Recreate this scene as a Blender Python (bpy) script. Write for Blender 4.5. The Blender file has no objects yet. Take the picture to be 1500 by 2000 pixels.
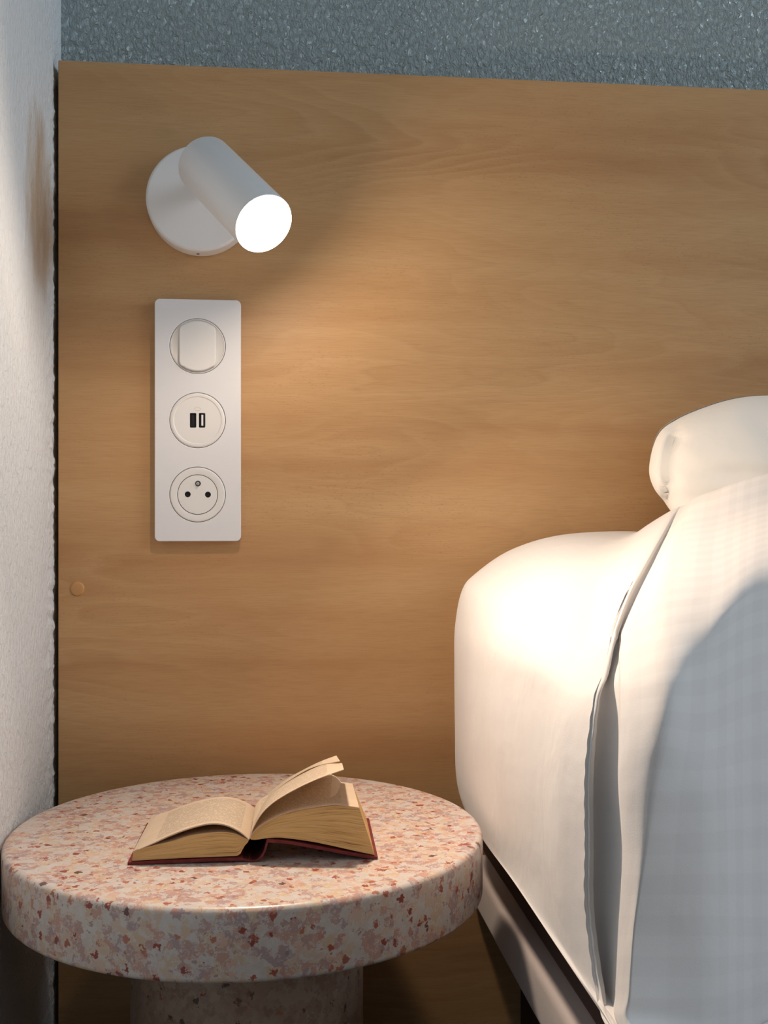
import bpy, bmesh, math, random
from mathutils import Vector, Matrix
random.seed(7)
C = bpy.context.scene.collection
S = bpy.context.scene

# ------------------------------------------------------------------ camera
F_PX = 2200.0
YAW = math.radians(-6.17)      # the camera is turned a little to the right
D = 1.048                       # camera to headboard face (the headboard face is y = 0)
CAM = Vector((0.0, -D, 0.70))
cd = bpy.data.cameras.new('camera'); cam = bpy.data.objects.new('camera', cd); C.objects.link(cam)
cam.location = CAM
cam.rotation_euler = (math.pi/2, 0, YAW)
cd.sensor_fit = 'VERTICAL'; cd.sensor_height = 24.0
cd.lens = 24.0*F_PX/2000.0
cd.clip_start = 0.02
S.camera = cam

# ------------------------------------------------------------------ world, light, exposure
w = bpy.data.worlds.new('world'); S.world = w; w.use_nodes = True
bg = w.node_tree.nodes['Background']
bg.inputs[0].default_value = (0.55, 0.75, 1.0, 1); bg.inputs[1].default_value = 1.0

def area(name, loc, target, sx, sy, power, col):
    l = bpy.data.lights.new(name, 'AREA'); l.shape = 'RECTANGLE'; l.size = sx; l.size_y = sy
    l.energy = power; l.color = col
    o = bpy.data.objects.new(name, l); C.objects.link(o); o.location = loc
    o.rotation_euler = (Vector(target)-Vector(loc)).to_track_quat('-Z', 'Y').to_euler()
    return o
area('daylight_window', (2.36, -1.15, 1.70), (0.0, -1.15, 1.30), 1.3, 1.2, 20.0, (0.82, 0.92, 1.0))
LAMP_POWER = 2.0
BEAM_SPREAD = 150.0
BEAM_TURN = 0.08
SPILL_POWER = 0.95
LAMP_COL = (1.0, 0.80, 0.62)
DISC_STRENGTH = 14.0
S.view_settings.view_transform = 'Standard'
S.view_settings.look = 'None'
S.view_settings.gamma = 1.0
S.view_settings.use_curve_mapping = False
S.view_settings.exposure = 0.22

# ------------------------------------------------------------------ helpers
def ray(px, py):
    a = (px-750.0)/F_PX; b = (1000.0-py)/F_PX
    return Vector((a*math.cos(YAW)-math.sin(YAW), math.cos(YAW)+a*math.sin(YAW), b))
def P(px, py, d):
    """point at distance d from the camera, measured along the wall's normal"""
    r = ray(px, py); return CAM + r*(d/r.y)
def on_plane(px, py, p0, n):
    r = ray(px, py); t = (p0-CAM).dot(n)/r.dot(n); return CAM + r*t
def on_z(px, py, z):
    r = ray(px, py); return CAM + r*((z-CAM.z)/r.z)

def link(name, me, mats=None, parent=None, smooth=False):
    o = bpy.data.objects.new(name, me); C.objects.link(o)
    if mats is not None:
        for m in (mats if isinstance(mats, (list, tuple)) else [mats]): me.materials.append(m)
    if smooth:
        for p in me.polygons: p.use_smooth = True
    if parent is not None: o.parent = parent
    return o
def from_bm(name, bm, mats=None, parent=None, smooth=False):
    bmesh.ops.recalc_face_normals(bm, faces=bm.faces)
    me = bpy.data.meshes.new(name); bm.to_mesh(me); bm.free()
    return link(name, me, mats, parent, smooth)
def tag(o, label=None, cat=None, group=None, kind=None):
    if label: o['label'] = label
    if cat: o['category'] = cat
    if group: o['group'] = group
    if kind: o['kind'] = kind
    return o
def empty(name, loc):
    o = bpy.data.objects.new(name, None); C.objects.link(o); o.location = loc
    o.empty_display_size = 0.02
    return o
def box_bm(x0, x1, y0, y1, z0, z1, bev=0.0, seg=2):
    bm = bmesh.new()
    vs = [bm.verts.new((x, y, z)) for x in (x0, x1) for y in (y0, y1) for z in (z0, z1)]
    for f in ((0,1,3,2),(4,6,7,5),(0,4,5,1),(2,3,7,6),(0,2,6,4),(1,5,7,3)): bm.faces.new([vs[i] for i in f])
    if bev > 0: bmesh.ops.bevel(bm, geom=list(bm.edges), offset=bev, segments=seg, affect='EDGES', profile=0.5)
    return bm
def lathe_bm(prof, seg=96):
    bm = bmesh.new(); rings = []
    for r, z in prof:
        if r < 1e-6: rings.append([bm.verts.new((0, 0, z))])
        else: rings.append([bm.verts.new((r*math.cos(2*math.pi*k/seg), r*math.sin(2*math.pi*k/seg), z)) for k in range(seg)])
    for a, b in zip(rings[:-1], rings[1:]):
        for k in range(seg):
            k2 = (k+1) % seg
            if len(a) == 1 and len(b) == 1: continue
            if len(a) == 1: bm.faces.new((a[0], b[k], b[k2]))
            elif len(b) == 1: bm.faces.new((a[k], b[0], a[k2]))
            else: bm.faces.new((a[k], b[k], b[k2], a[k2]))
    return bm
def sharp(o, deg=35):
    me = o.data
    try: me.set_sharp_from_angle(angle=math.radians(deg))
    except Exception: pass
def apply_mods(o):
    dg = bpy.context.evaluated_depsgraph_get()
    me = bpy.data.meshes.new_from_object(o.evaluated_get(dg))
    o.modifiers.clear(); o.data = me

# ------------------------------------------------------------------ node helpers
class NT:
    def __init__(s, name):
        s.m = bpy.data.materials.new(name); s.m.use_nodes = True
        s.t = s.m.node_tree; s.n = s.t.nodes; s.b = s.n['Principled BSDF']
    def new(s, typ, **kw):
        nd = s.n.new(typ)
        for k, v in kw.items(): setattr(nd, k, v)
        return nd
    def lk(s, a, b): s.t.links.new(a, b)
    def setin(s, nd, key, v):
        if hasattr(v, 'is_linked') or isinstance(v, bpy.types.NodeSocket): s.lk(v, nd.inputs[key])
        else: nd.inputs[key].default_value = v
    def coord(s, which='Object', scale=(1,1,1), loc=(0,0,0)):
        tc = s.new('ShaderNodeTexCoord'); mp = s.new('ShaderNodeMapping')
        s.lk(tc.outputs[which], mp.inputs[0]); mp.inputs['Scale'].default_value = scale; mp.inputs['Location'].default_value = loc
        return mp.outputs[0]
    def noise(s, vec, scale, detail=3, rough=0.5, dist=0.0, out='Fac'):
        nd = s.new('ShaderNodeTexNoise'); s.lk(vec, nd.inputs['Vector'])
        nd.inputs['Scale'].default_value = scale; nd.inputs['Detail'].default_value = detail
        nd.inputs['Roughness'].default_value = rough; nd.inputs['Distortion'].default_value = dist
        return nd.outputs['Fac' if out == 'Fac' else 'Color']
    def voronoi(s, vec, scale, feature='F1', out='Distance', rnd=1.0):
        nd = s.new('ShaderNodeTexVoronoi'); nd.feature = feature; s.lk(vec, nd.inputs['Vector'])
        nd.inputs['Scale'].default_value = scale; nd.inputs['Randomness'].default_value = rnd
        return nd.outputs[out]
    def math(s, op, a, b=0.0, clamp=False):
        nd = s.new('ShaderNodeMath', operation=op); nd.use_clamp = clamp
        s.setin(nd, 0, a); s.setin(nd, 1, b); return nd.outputs[0]
    def vmath(s, op, a, b):
        nd = s.new('ShaderNodeVectorMath', operation=op); s.setin(nd, 0, a); s.setin(nd, 1, b); return nd.outputs[0]
    def ramp(s, fac, stops, interp='LINEAR'):
        nd = s.new('ShaderNodeValToRGB'); nd.color_ramp.interpolation = interp; e = nd.color_ramp.elements
        while len(e) < len(stops): e.new(0.5)
        for i, (p, c) in enumerate(stops):
            e[i].position = p; e[i].color = (c, c, c, 1) if not hasattr(c, '__len__') else (*c[:3], 1)
        s.lk(fac, nd.inputs[0]); return nd.outputs[0]
    def mix(s, fac, a, b, blend='MIX'):
        nd = s.new('ShaderNodeMix', data_type='RGBA', blend_type=blend)
        s.setin(nd, 0, fac)
        for k, v in ((6, a), (7, b)):
            if isinstance(v, bpy.types.NodeSocket): s.lk(v, nd.inputs[k])
            else: nd.inputs[k].default_value = (*v[:3], 1)
        return nd.outputs[2]
    def sep(s, vec):
        nd = s.new('ShaderNodeSeparateXYZ'); s.lk(vec, nd.inputs[0]); return nd.outputs
    def comb(s, x, y, z):
        nd = s.new('ShaderNodeCombineXYZ'); s.setin(nd, 0, x); s.setin(nd, 1, y); s.setin(nd, 2, z); return nd.outputs[0]
    def bump(s, h, strength=0.3, dist=0.001, chain=None):
        nd = s.new('ShaderNodeBump'); s.lk(h, nd.inputs['Height']); nd.inputs['Strength'].default_value = strength
        nd.inputs['Distance'].default_value = dist
        if chain is not None: s.lk(chain, nd.inputs['Normal'])
        return nd.outputs[0]
    def out(s, col=None, rough=0.5, normal=None, spec=0.5, **kw):
        if col is not None:
            if isinstance(col, bpy.types.NodeSocket): s.lk(col, s.b.inputs['Base Color'])
            else: s.b.inputs['Base Color'].default_value = (*col[:3], 1)
        s.setin(s.b, 'Roughness', rough)
        s.b.inputs['Specular IOR Level'].default_value = spec
        if normal is not None: s.lk(normal, s.b.inputs['Normal'])
        for k, v in kw.items(): s.setin(s.b, k.replace('_', ' '), v)
        return s.m

def simple(name, col, rough=0.5, spec=0.5, **kw): return NT(name).out(col, rough, None, spec, **kw)

# ------------------------------------------------------------------ materials
def plaster(name, col, rough, scale, bump, spec, stain=False):
    m = NT(name); v = m.coord()
    v = m.coord('Object', (1, 1, 0.62))
    h1 = m.noise(v, scale, 4, 0.6, 0.6)
    h2 = m.noise(v, scale*0.4, 3)
    h = m.math('ADD', m.ramp(h1, [(0.35, 0.0), (0.65, 1.0)]), m.math('MULTIPLY', h2, 0.8))
    n = m.bump(h, 1.0, bump)
    tone = m.ramp(m.noise(v, 3.0, 3), [(0.3, 0.93), (0.7, 1.0)])
    c = m.mix(1.0, col, tone, 'MULTIPLY')
    if stain:
        # rubbed brownish scuff low on the plaster beside the headboard edge (a real mark)
        x, y, z = m.sep(m.coord())
        dy = m.math('DIVIDE', m.math('SUBTRACT', y, -0.060), 0.070)
        dz = m.math('DIVIDE', m.math('SUBTRACT', z, 0.965), 0.090)
        r2 = m.math('ADD', m.math('POWER', m.math('ABSOLUTE', dy), 2.0), m.math('POWER', m.math('ABSOLUTE', dz), 2.0))
        vs = m.coord('Object', (1, 40, 18))
        r3 = m.math('ADD', r2, m.math('MULTIPLY', m.math('SUBTRACT', m.noise(vs, 1.0, 4), 0.5), 1.6))
        k = m.ramp(r3, [(0.0, 0.85), (0.4, 0.55), (1.0, 0.0)])
        c = m.mix(k, c, (0.48, 0.33, 0.19))
    return m.out(c, rough, n, spec)

M = {}
PLAID_U0, PLAID_U1 = 0.40, 0.47      # the check of the weave shows from the turned-back flap on
M['wall_left'] = plaster('painted_plaster_left', (0.78, 0.81, 0.83), 0.62, 190, 0.0011, 0.35, True)
M['wall_back'] = plaster('painted_plaster_back', (0.60, 0.72, 0.74), 0.24, 240, 0.0075, 1.0)
M['ceiling'] = simple('ceiling_paint', (0.50, 0.49, 0.46), 0.8, 0.3)
def carpet():
    m = NT('dark_carpet'); v = m.coord()
    c = m.ramp(m.noise(v, 400, 3), [(0.3, (0.006, 0.005, 0.005)), (0.7, (0.02, 0.016, 0.015))])
    return m.out(c, 0.95, m.bump(m.noise(v, 600, 2), 0.5, 0.002), 0.1)
M['floor'] = carpet()

def wood():
    m = NT('beech_veneer'); v = m.coord('Object')
    x, y, z = m.sep(v)
    big = m.noise(m.comb(m.math('MULTIPLY', x, 1.1), 0.0, m.math('MULTIPLY', z, 6.5)), 1.0, 3, 0.5)
    fld = m.math('ADD', m.math('MULTIPLY', z, 6.0), m.math('MULTIPLY', big, 7.0))
    wob = m.noise(m.comb(m.math('MULTIPLY', x, 8.0), 0.0, m.math('MULTIPLY', z, 110.0)), 1.0, 3, 0.6)
    fld = m.math('ADD', fld, m.math('MULTIPLY', wob, 0.10))
    ring = m.math('FRACT', m.math('MULTIPLY', fld, 4.5))
    ring = m.ramp(ring, [(0.0, 0.0), (0.5, 0.45), (0.86, 1.0), (1.0, 0.0)])
    mask = m.ramp(m.noise(m.comb(m.math('MULTIPLY', x, 2.0), 3.0, m.math('MULTIPLY', z, 5.0)), 1.0, 2), [(0.42, 0.12), (0.62, 1.0)])
    ring = m.math('MULTIPLY', ring, mask)
    line = m.ramp(m.math('FRACT', m.math('MULTIPLY', fld, 4.5)), [(0.78, 0.0), (0.90, 1.0), (0.97, 0.0)])
    line = m.math('MULTIPLY', line, mask)
    band = m.noise(m.comb(m.math('MULTIPLY', x, 1.6), 1.0, m.math('MULTIPLY', z, 22.0)), 1.0, 4, 0.55)
    fib = m.noise(m.comb(m.math('MULTIPLY', x, 40.0), 2.0, m.math('MULTIPLY', z, 900.0)), 1.0, 3, 0.6)
    c = m.ramp(band, [(0.28, (0.430, 0.222, 0.092)), (0.5, (0.520, 0.298, 0.132)), (0.72, (0.570, 0.350, 0.165))])
    c = m.mix(m.math('MULTIPLY', ring, 0.50), c, (0.60, 0.37, 0.18))
    c = m.mix(m.math('MULTIPLY', m.ramp(fib, [(0.45, 0.0), (0.75, 1.0)]), 0.28), c, (0.30, 0.145, 0.055))
    c = m.mix(m.math('MULTIPLY', line, 0.20), c, (0.33, 0.165, 0.06))
    # short dark beech flecks
    fv = m.comb(m.math('MULTIPLY', x, 150.0), 0.0, m.math('MULTIPLY', z, 620.0))
    fd = m.voronoi(fv, 1.0); fr = m.noise(m.comb(m.math('MULTIPLY', x, 5.0), 0.0, m.math('MULTIPLY', z, 12.0)), 1.0, 2)
    fl = m.math('MULTIPLY', m.ramp(fd, [(0.10, 1.0), (0.26, 0.0)]), m.ramp(fr, [(0.48, 0.0), (0.62, 1.0)]))
    c = m.mix(m.math('MULTIPLY', fl, 0.35), c, (0.27, 0.12, 0.045))
    # a few tiny knots
    kv = m.comb(m.math('MULTIPLY', x, 5.0), 0.0, m.math('MULTIPLY', z, 9.0))
    kd = m.voronoi(kv, 1.0)
    c = m.mix(m.ramp(kd, [(0.018, 0.55), (0.045, 0.0)]), c, (0.25, 0.10, 0.04))
    n = m.bump(fib, 0.12, 0.0004)
    return m.out(c, 0.46, n, 0.4)
M['wood'] = wood()
M['wood_cap'] = simple('plastic_wood_tone', (0.52, 0.27, 0.10), 0.4, 0.5)

def terrazzo(name, dim=False):
    m = NT(name); v0 = m.coord()
    dv = m.new('ShaderNodeVectorMath', operation='SCALE')
    m.lk(m.vmath('SUBTRACT', m.noise(v0, 300, 3, 0.6, out='Color'), (0.5, 0.5, 0.5)), dv.inputs[0]); dv.inputs['Scale'].default_value = 0.009
    v = m.vmath('ADD', v0, dv.outputs[0])
    def cells(scale, off):
        mp = m.new('ShaderNodeMapping'); m.lk(v, mp.inputs[0]); mp.inputs['Location'].default_value = (off, off*2, off*3)
        nd = m.new('ShaderNodeTexVoronoi'); m.lk(mp.outputs[0], nd.inputs['Vector']); nd.inputs['Scale'].default_value = scale
        r = m.sep(nd.outputs['Color'])
        return nd.outputs['Distance'], r[0], r[1]
    d1, r1, g1 = cells(150, 0.0)
    if not dim:
        pal = [(0.0, (0.64, 0.40, 0.32)), (0.15, (0.72, 0.58, 0.47)), (0.30, (0.68, 0.63, 0.58)), (0.44, (0.56, 0.38, 0.34)),
               (0.58, (0.72, 0.56, 0.40)), (0.70, (0.70, 0.66, 0.62)), (0.82, (0.50, 0.38, 0.38)), (0.93, (0.74, 0.52, 0.42))]
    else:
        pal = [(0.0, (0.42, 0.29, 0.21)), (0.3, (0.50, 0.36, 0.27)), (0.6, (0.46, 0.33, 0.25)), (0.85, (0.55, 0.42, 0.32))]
    c = m.ramp(r1, pal, 'CONSTANT')
    # pale mineral matrix weaving between the chips
    mt = m.noise(v, 210, 4, 0.62, 0.5)
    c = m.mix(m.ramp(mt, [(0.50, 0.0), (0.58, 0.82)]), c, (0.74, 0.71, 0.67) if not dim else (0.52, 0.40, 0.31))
    # small terracotta chips
    d2, r2, g2 = cells(170, 1.7)
    k2 = m.math('MULTIPLY', m.math('GREATER_THAN', r2, 0.80 if not dim else 0.97), m.ramp(d2, [(0.36, 1.0), (0.44, 0.0)]))
    cc = m.ramp(g2, [(0.0, (0.46, 0.13, 0.085)), (0.3, (0.55, 0.22, 0.15)), (0.6, (0.36, 0.085, 0.06)), (0.8, (0.60, 0.33, 0.26))], 'CONSTANT')
    c = m.mix(k2, c, cc)
    # rarer bigger deep red and dark chips
    d3, r3, g3 = cells(105, 4.1)
    k3 = m.math('MULTIPLY', m.math('GREATER_THAN', r3, 0.88 if not dim else 0.80), m.ramp(d3, [(0.26, 1.0), (0.32, 0.0)]))
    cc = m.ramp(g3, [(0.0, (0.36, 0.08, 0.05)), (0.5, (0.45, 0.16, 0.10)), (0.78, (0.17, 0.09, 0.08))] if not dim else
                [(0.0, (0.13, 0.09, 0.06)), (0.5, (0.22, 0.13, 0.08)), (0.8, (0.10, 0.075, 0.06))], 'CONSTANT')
    c = m.mix(k3, c, cc)
    d4, r4, g4 = cells(300, 7.3)
    k4 = m.math('MULTIPLY', m.math('GREATER_THAN', r4, 0.93), m.ramp(d4, [(0.3, 1.0), (0.4, 0.0)]))
    c = m.mix(m.math('MULTIPLY', k4, 0.7), c, (0.30, 0.24, 0.25))
    c = m.mix(1.0, c, (0.90, 0.87, 0.87), 'MULTIPLY')
    return m.out(c, 0.33, m.bump(mt, 0.10, 0.0006), 0.5)
M['terrazzo'] = terrazzo('pink_terrazzo')
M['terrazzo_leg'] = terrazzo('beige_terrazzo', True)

M['white_metal'] = simple('white_painted_metal', (0.80, 0.80, 0.80), 0.35, 0.5)
M['white_plastic'] = simple('white_plastic', (0.80, 0.79, 0.80), 0.42, 0.45)
def brushed_plate():
    m = NT('white_fine_ribbed_plastic'); v = m.coord('Object', (1, 1, 900))
    return m.out((0.78, 0.775, 0.79), 0.42, m.bump(m.noise(v, 1.0, 2), 0.15, 0.0003), 0.45)
M['plate'] = brushed_plate()
M['insert'] = simple('warm_white_plastic', (0.80, 0.78, 0.76), 0.38, 0.5)
M['black'] = simple('black_plastic', (0.012, 0.012, 0.014), 0.5, 0.3)
M['grey_gap'] = simple('grey_shadow_gap_plastic', (0.16, 0.16, 0.17), 0.6, 0.3)
M['metal'] = simple('steel', (0.62, 0.62, 0.62), 0.25, 0.5, Metallic=1.0)
M['inner'] = simple('reflector_white', (0.85, 0.85, 0.83), 0.3, 0.5)
m = NT('lit_bulb_glass'); m.out((1, 1, 1), 0.4, None, 0.5)
m.b.inputs['Emission Color'].default_value = (1.0, 0.90, 0.80, 1); m.b.inputs['Emission Strength'].default_value = DISC_STRENGTH
M['bulb'] = m.m

def linen(name, col, plaid=0.0):
    m = NT(name); v = m.coord('Object')
    fine = m.noise(v, 1500, 2, 0.6)
    wr = m.noise(v, 16, 3, 0.5, 0.3)
    n = m.bump(wr, 0.35, 0.006)
    n = m.bump(fine, 0.18, 0.0004, n)
    c = m.mix(1.0, col, m.ramp(m.noise(v, 5, 2), [(0.3, 0.975), (0.7, 1.0)]), 'MULTIPLY')
    if plaid > 0:
        uv = m.new('ShaderNodeTexCoord').outputs['UV']; u, vv, _ = m.sep(uv)
        a = m.ramp(m.math('FRACT', m.math('MULTIPLY', u, 1/0.022)), [(0.0, 0.0), (0.06, 1.0), (0.5, 1.0), (0.56, 0.0)])
        b = m.ramp(m.math('FRACT', m.math('MULTIPLY', vv, 1/0.021)), [(0.0, 0.0), (0.06, 1.0), (0.5, 1.0), (0.56, 0.0)])
        k = m.math('MULTIPLY', m.math('ADD', a, b), 0.5)
        c = m.mix(m.math('MULTIPLY', m.math('MULTIPLY', k, m.ramp(u, [(PLAID_U0, 0.2), (PLAID_U1, 1.0)])), plaid), c, m.mix(1.0, c, (0.70, 0.67, 0.67), 'MULTIPLY'))
    return m.out(c, 0.75, n, 0.25, Sheen_Weight=0.15)
M['duvet'] = linen('woven_white_cotton', (0.74, 0.715, 0.70), 0.22)
M['pillow'] = linen('white_cotton', (0.82, 0.79, 0.74))
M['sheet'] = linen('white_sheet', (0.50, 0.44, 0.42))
M['base'] = simple('brown_upholstery', (0.05, 0.035, 0.03), 0.9, 0.2)

def paper_mat(name, text=True):
    m = NT(name); v = m.coord('Object')
    c = m.mix(1.0, (0.86, 0.72, 0.56), m.ramp(m.noise(v, 60, 3), [(0.3, 0.94), (0.7, 1.0)]), 'MULTIPLY')
    if text:
        uv = m.new('ShaderNodeTexCoord').outputs['UV']; u, vv, _ = m.sep(uv)
        ln = m.math('MULTIPLY', vv, 36.0)
        row = m.math('FLOOR', ln, 0.0)
        fr = m.math('FRACT', ln, 0.0)
        inline = m.ramp(fr, [(0.22, 0.0), (0.34, 1.0), (0.66, 1.0), (0.80, 0.0)])
        wn = m.noise(m.comb(m.math('MULTIPLY', u, 60.0), m.math('MULTIPLY', row, 3.7), 0.0), 1.0, 2)
        words = m.ramp(wn, [(0.40, 0.0), (0.46, 1.0)])
        blk = m.math('MULTIPLY', m.math('MULTIPLY', m.math('GREATER_THAN', u, 0.10), m.math('LESS_THAN', u, 0.86)),
                     m.math('MULTIPLY', m.math('GREATER_THAN', vv, 0.07), m.math('LESS_THAN', vv, 0.93)))
        k = m.math('MULTIPLY', m.math('MULTIPLY', inline, words), blk)
        c = m.mix(m.math('MULTIPLY', k, 0.45), c, (0.20, 0.15, 0.12))
    mm = m.out(c, 0.85, None, 0.15)
    tr = m.new('ShaderNodeBsdfTranslucent'); m.lk(c, tr.inputs[0]); mx = m.new('ShaderNodeMixShader'); mx.inputs[0].default_value = 0.38
    m.lk(m.b.outputs[0], mx.inputs[1]); m.lk(tr.outputs[0], mx.inputs[2]); m.lk(mx.outputs[0], m.n['Material Output'].inputs[0])
    return mm
M['page'] = paper_mat('printed_cream_paper')
M['blank'] = paper_mat('blank_cream_paper', False)
def block_edge():
    m = NT('page_edges'); uv = m.new('ShaderNodeTexCoord').outputs['UV']; u, vv, _ = m.sep(uv)
    w_ = m.noise(m.comb(m.math('MULTIPLY', u, 2.5), m.math('MULTIPLY', vv, 3.0), 0.0), 1.0, 2)
    st = m.noise(m.comb(m.math('MULTIPLY', u, 2.0), m.math('ADD', m.math('MULTIPLY', vv, 34.0), m.math('MULTIPLY', w_, 5.0)), 0.0), 1.0, 3, 0.6)
    c = m.ramp(st, [(0.28, (0.20, 0.105, 0.045)), (0.40, (0.62, 0.38, 0.15)), (0.52, (0.76, 0.50, 0.22)), (0.75, (0.82, 0.58, 0.28))])
    return m.out(c, 0.85, m.bump(st, 0.5, 0.0010), 0.15)
M['block'] = block_edge()
def book_cloth():
    m = NT('red_book_cloth'); v = m.coord()
    c = m.ramp(m.noise(v, 200, 3), [(0.3, (0.13, 0.013, 0.016)), (0.7, (0.21, 0.028, 0.028))])
    return m.out(c, 0.6, m.bump(m.noise(v, 1800, 2), 0.3, 0.0003), 0.4)
M['cover'] = book_cloth()
M['cover_shade'] = simple('hollow_shade_red', (0.06, 0.016, 0.018), 0.7, 0.2)  # darker cover red, painted shade for the spine hollow

# ------------------------------------------------------------------ room shell
XL = -0.1885; YB = 0.040; XR = 2.45; YF = -3.2; ZC = 2.45
def struct(name, bm, mat, parent=None, smooth=False):
    o = from_bm(name, bm, mat, parent, smooth)
    if parent is None: o['kind'] = 'structure'
    return o
struct('floor', box_bm(XL-0.1, XR+0.1, YF-0.1, YB+0.1, -0.1, 0.0), M['floor'])
struct('ceiling', box_bm(XL-0.1, XR+0.1, YF-0.1, YB+0.1, ZC, ZC+0.1), M['ceiling'])
struct('wall_back', box_bm(XL-0.1, XR+0.1, YB, YB+0.1, 0.0, ZC), M['wall_back'])
# the left wall's face is a fine grid with real plaster relief near the headboard (its rough skim edge shows against the gap)
from mathutils import noise as mn
def rough_wall():
    bm = bmesh.new()
    ys = [YB+0.005, 0.02, 0.012] + [0.006-0.0012*i for i in range(0, 30)] + [-0.05, -0.12, -0.4, -1.0, -2.0, YF-0.1]
    zs = [0.0, 0.2]
    z = 0.25
    while z < 1.30: zs.append(z); z += 0.0016
    zs += [1.32, 1.5, ZC]
    g = []
    for z in zs:
        row = []
        for y in ys:
            a = 0.0
            if -0.04 < y < 0.02 and 0.24 < z < 1.3:
                a = 0.0016*(mn.noise(Vector((y*60, 3.1, z*120)))) + 0.0009*mn.noise(Vector((y*150, 9.1, z*380)))
                a *= min(1.0, (y+0.04)/0.02)
            row.append(bm.verts.new((XL+max(-0.001, a), y, z)))
        g.append(row)
    for i in range(len(zs)-1):
        for j in range(len(ys)-1):
            bm.faces.new((g[i][j], g[i][j+1], g[i+1][j+1], g[i+1][j]))
    # back of the slab
    b = [bm.verts.new((XL-0.1, y, z)) for y, z in ((ys[0], 0), (ys[-1], 0), (ys[-1], ZC), (ys[0], ZC))]
    bm.faces.new(b)
    return bm
o = from_bm('wall_left', rough_wall(), M['wall_left'], None, True); o['kind'] = 'structure'
struct('wall_front', box_bm(XL-0.1, XR+0.1, YF-0.1, YF, 0.0, ZC), M['ceiling'])
# right wall with its window opening
def wall_right():
    bm = bmesh.new()
    def add(y0, y1, z0, z1):
        b = box_bm(XR, XR+0.12, y0, y1, z0, z1); me = bpy.data.meshes.new('t'); b.to_mesh(me); b.free(); bm.from_mesh(me); bpy.data.meshes.remove(me)
    add(YF, -1.85, 0, ZC); add(-0.45, YB, 0, ZC); add(-1.85, -0.45, 0, 1.05); add(-1.85, -0.45, 2.3, ZC)
    return bm
struct('wall_right', wall_right(), M['ceiling'])
def window():
    bm = bmesh.new()
    for a in ((-1.85, -1.80, 1.05, 2.3), (-0.50, -0.45, 1.05, 2.3), (-1.80, -0.50, 1.05, 1.10), (-1.80, -0.50, 2.25, 2.3), (-1.17, -1.13, 1.10, 2.25)):
        b = box_bm(XR+0.03, XR+0.08, *a); me = bpy.data.meshes.new('t'); b.to_mesh(me); b.free(); bm.from_mesh(me); bpy.data.meshes.remove(me)
    return bm
struct('window_1', window(), M['white_plastic'])

# ------------------------------------------------------------------ headboard panel
p_tl = P(113.5, 118, D); HBX0 = P(113.5, 1000, D).x
z_top = P(113.5, 117, D).z
hb = empty('headboard', (HBX0, 0.01, 0))
tag(hb, 'wide beech veneer headboard panel fixed to the wall behind the bed', 'headboard')
def reparent(o, par):
    o.parent = par; o.matrix_parent_inverse = Matrix.Translation(-par.location)
panel = from_bm('panel', box_bm(HBX0, 1.75, 0.0, YB-0.0005, 0.0, z_top, 0.0009, 2), M['wood'])
reparent(panel, hb)
# round cover cap low on the left
c = P(151, 1150, D)
bm = lathe_bm([(0, 0.0012), (0.0045, 0.0011), (0.0061, 0.0007), (0.0066, 0.0), (0.0066, -0.003)], 40)
bmesh.ops.transform(bm, matrix=Matrix.Translation(c) @ Matrix.Rotation(math.pi/2, 4, 'X'), verts=bm.verts)
cap = from_bm('screw_cap', bm, M['wood_cap'], None, True); cap['label'] = 'small round orange-brown screw cap'
reparent(cap, hb)
# tiny screw hole under the lamp
c = P(168, 1160, D)

# ------------------------------------------------------------------ power plate (switch, double usb, socket)
def circle_pts(cx, cz, r, n=72): return [(cx+r*math.cos(2*math.pi*k/n), cz+r*math.sin(2*math.pi*k/n)) for k in range(n)]
def rrect(cx, cz, w_, h_, r, n=8):
    out = []
    for sx, sz, a0 in ((1, 1, 0), (-1, 1, 90), (-1, -1, 180), (1, -1, 270)):
        for k in range(n+1):
            a = math.radians(a0+90*k/n)
            out.append((cx+sx*(w_/2-r)+r*math.cos(a), cz+sz*(h_/2-r)+r*math.sin(a)))
    return out
def plate_obj(name, loops, y_front, y_back, bev, mat, parent):
    """flat plate in the xz plane with holes; loops are world (x, z)"""
    cu = bpy.data.curves.new(name, 'CURVE'); cu.dimensions = '2D'; cu.fill_mode = 'BOTH'
    for lp in loops:
        sp = cu.splines.new('POLY'); sp.points.add(len(lp)-1); sp.use_cyclic_u = True
        for i, (x, z) in enumerate(lp): sp.points[i].co = (x, z, 0, 1)
    th = abs(y_back-y_front)
    cu.extrude = th/2-bev; cu.bevel_depth = bev; cu.bevel_resolution = 2; cu.offset = -bev
    o = bpy.data.objects.new('tmp', cu); C.objects.link(o)
    me = bpy.data.meshes.new_from_object(o.evaluated_get(bpy.context.evaluated_depsgraph_get()))
    bpy.data.objects.remove(o)
    me.transform(Matrix.Translation((0, (y_front+y_back)/2, 0)) @ Matrix.Rotation(math.pi/2, 4, 'X'))
    me.materials.clear()
    o = link(name, me, mat, None, True); sharp(o, 25)
    if parent: reparent(o, parent)
    return o
tl = P(302, 583, D-0.008); br = P(470.5, 1057, D-0.008)
pcx = (tl.x+br.x)/2; pcz = (tl.z+br.z)/2; pw = br.x-tl.x; ph = tl.z-br.z
pl = empty('power_plate', (pcx, 0, br.z))
tag(pl, 'white vertical wall plate holding a switch, twin USB ports and a socket', 'wall socket')
cs = [P(386, y, D-0.008) for y in (676, 821, 966)]
HR = 0.0253
YFp = -0.008
plate_obj('plate', [rrect(pcx, pcz, pw, ph, 0.0045)] + [circle_pts(c.x, c.z, HR) for c in cs], YFp, -0.0003, 0.0007, M['plate'], pl)
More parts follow.
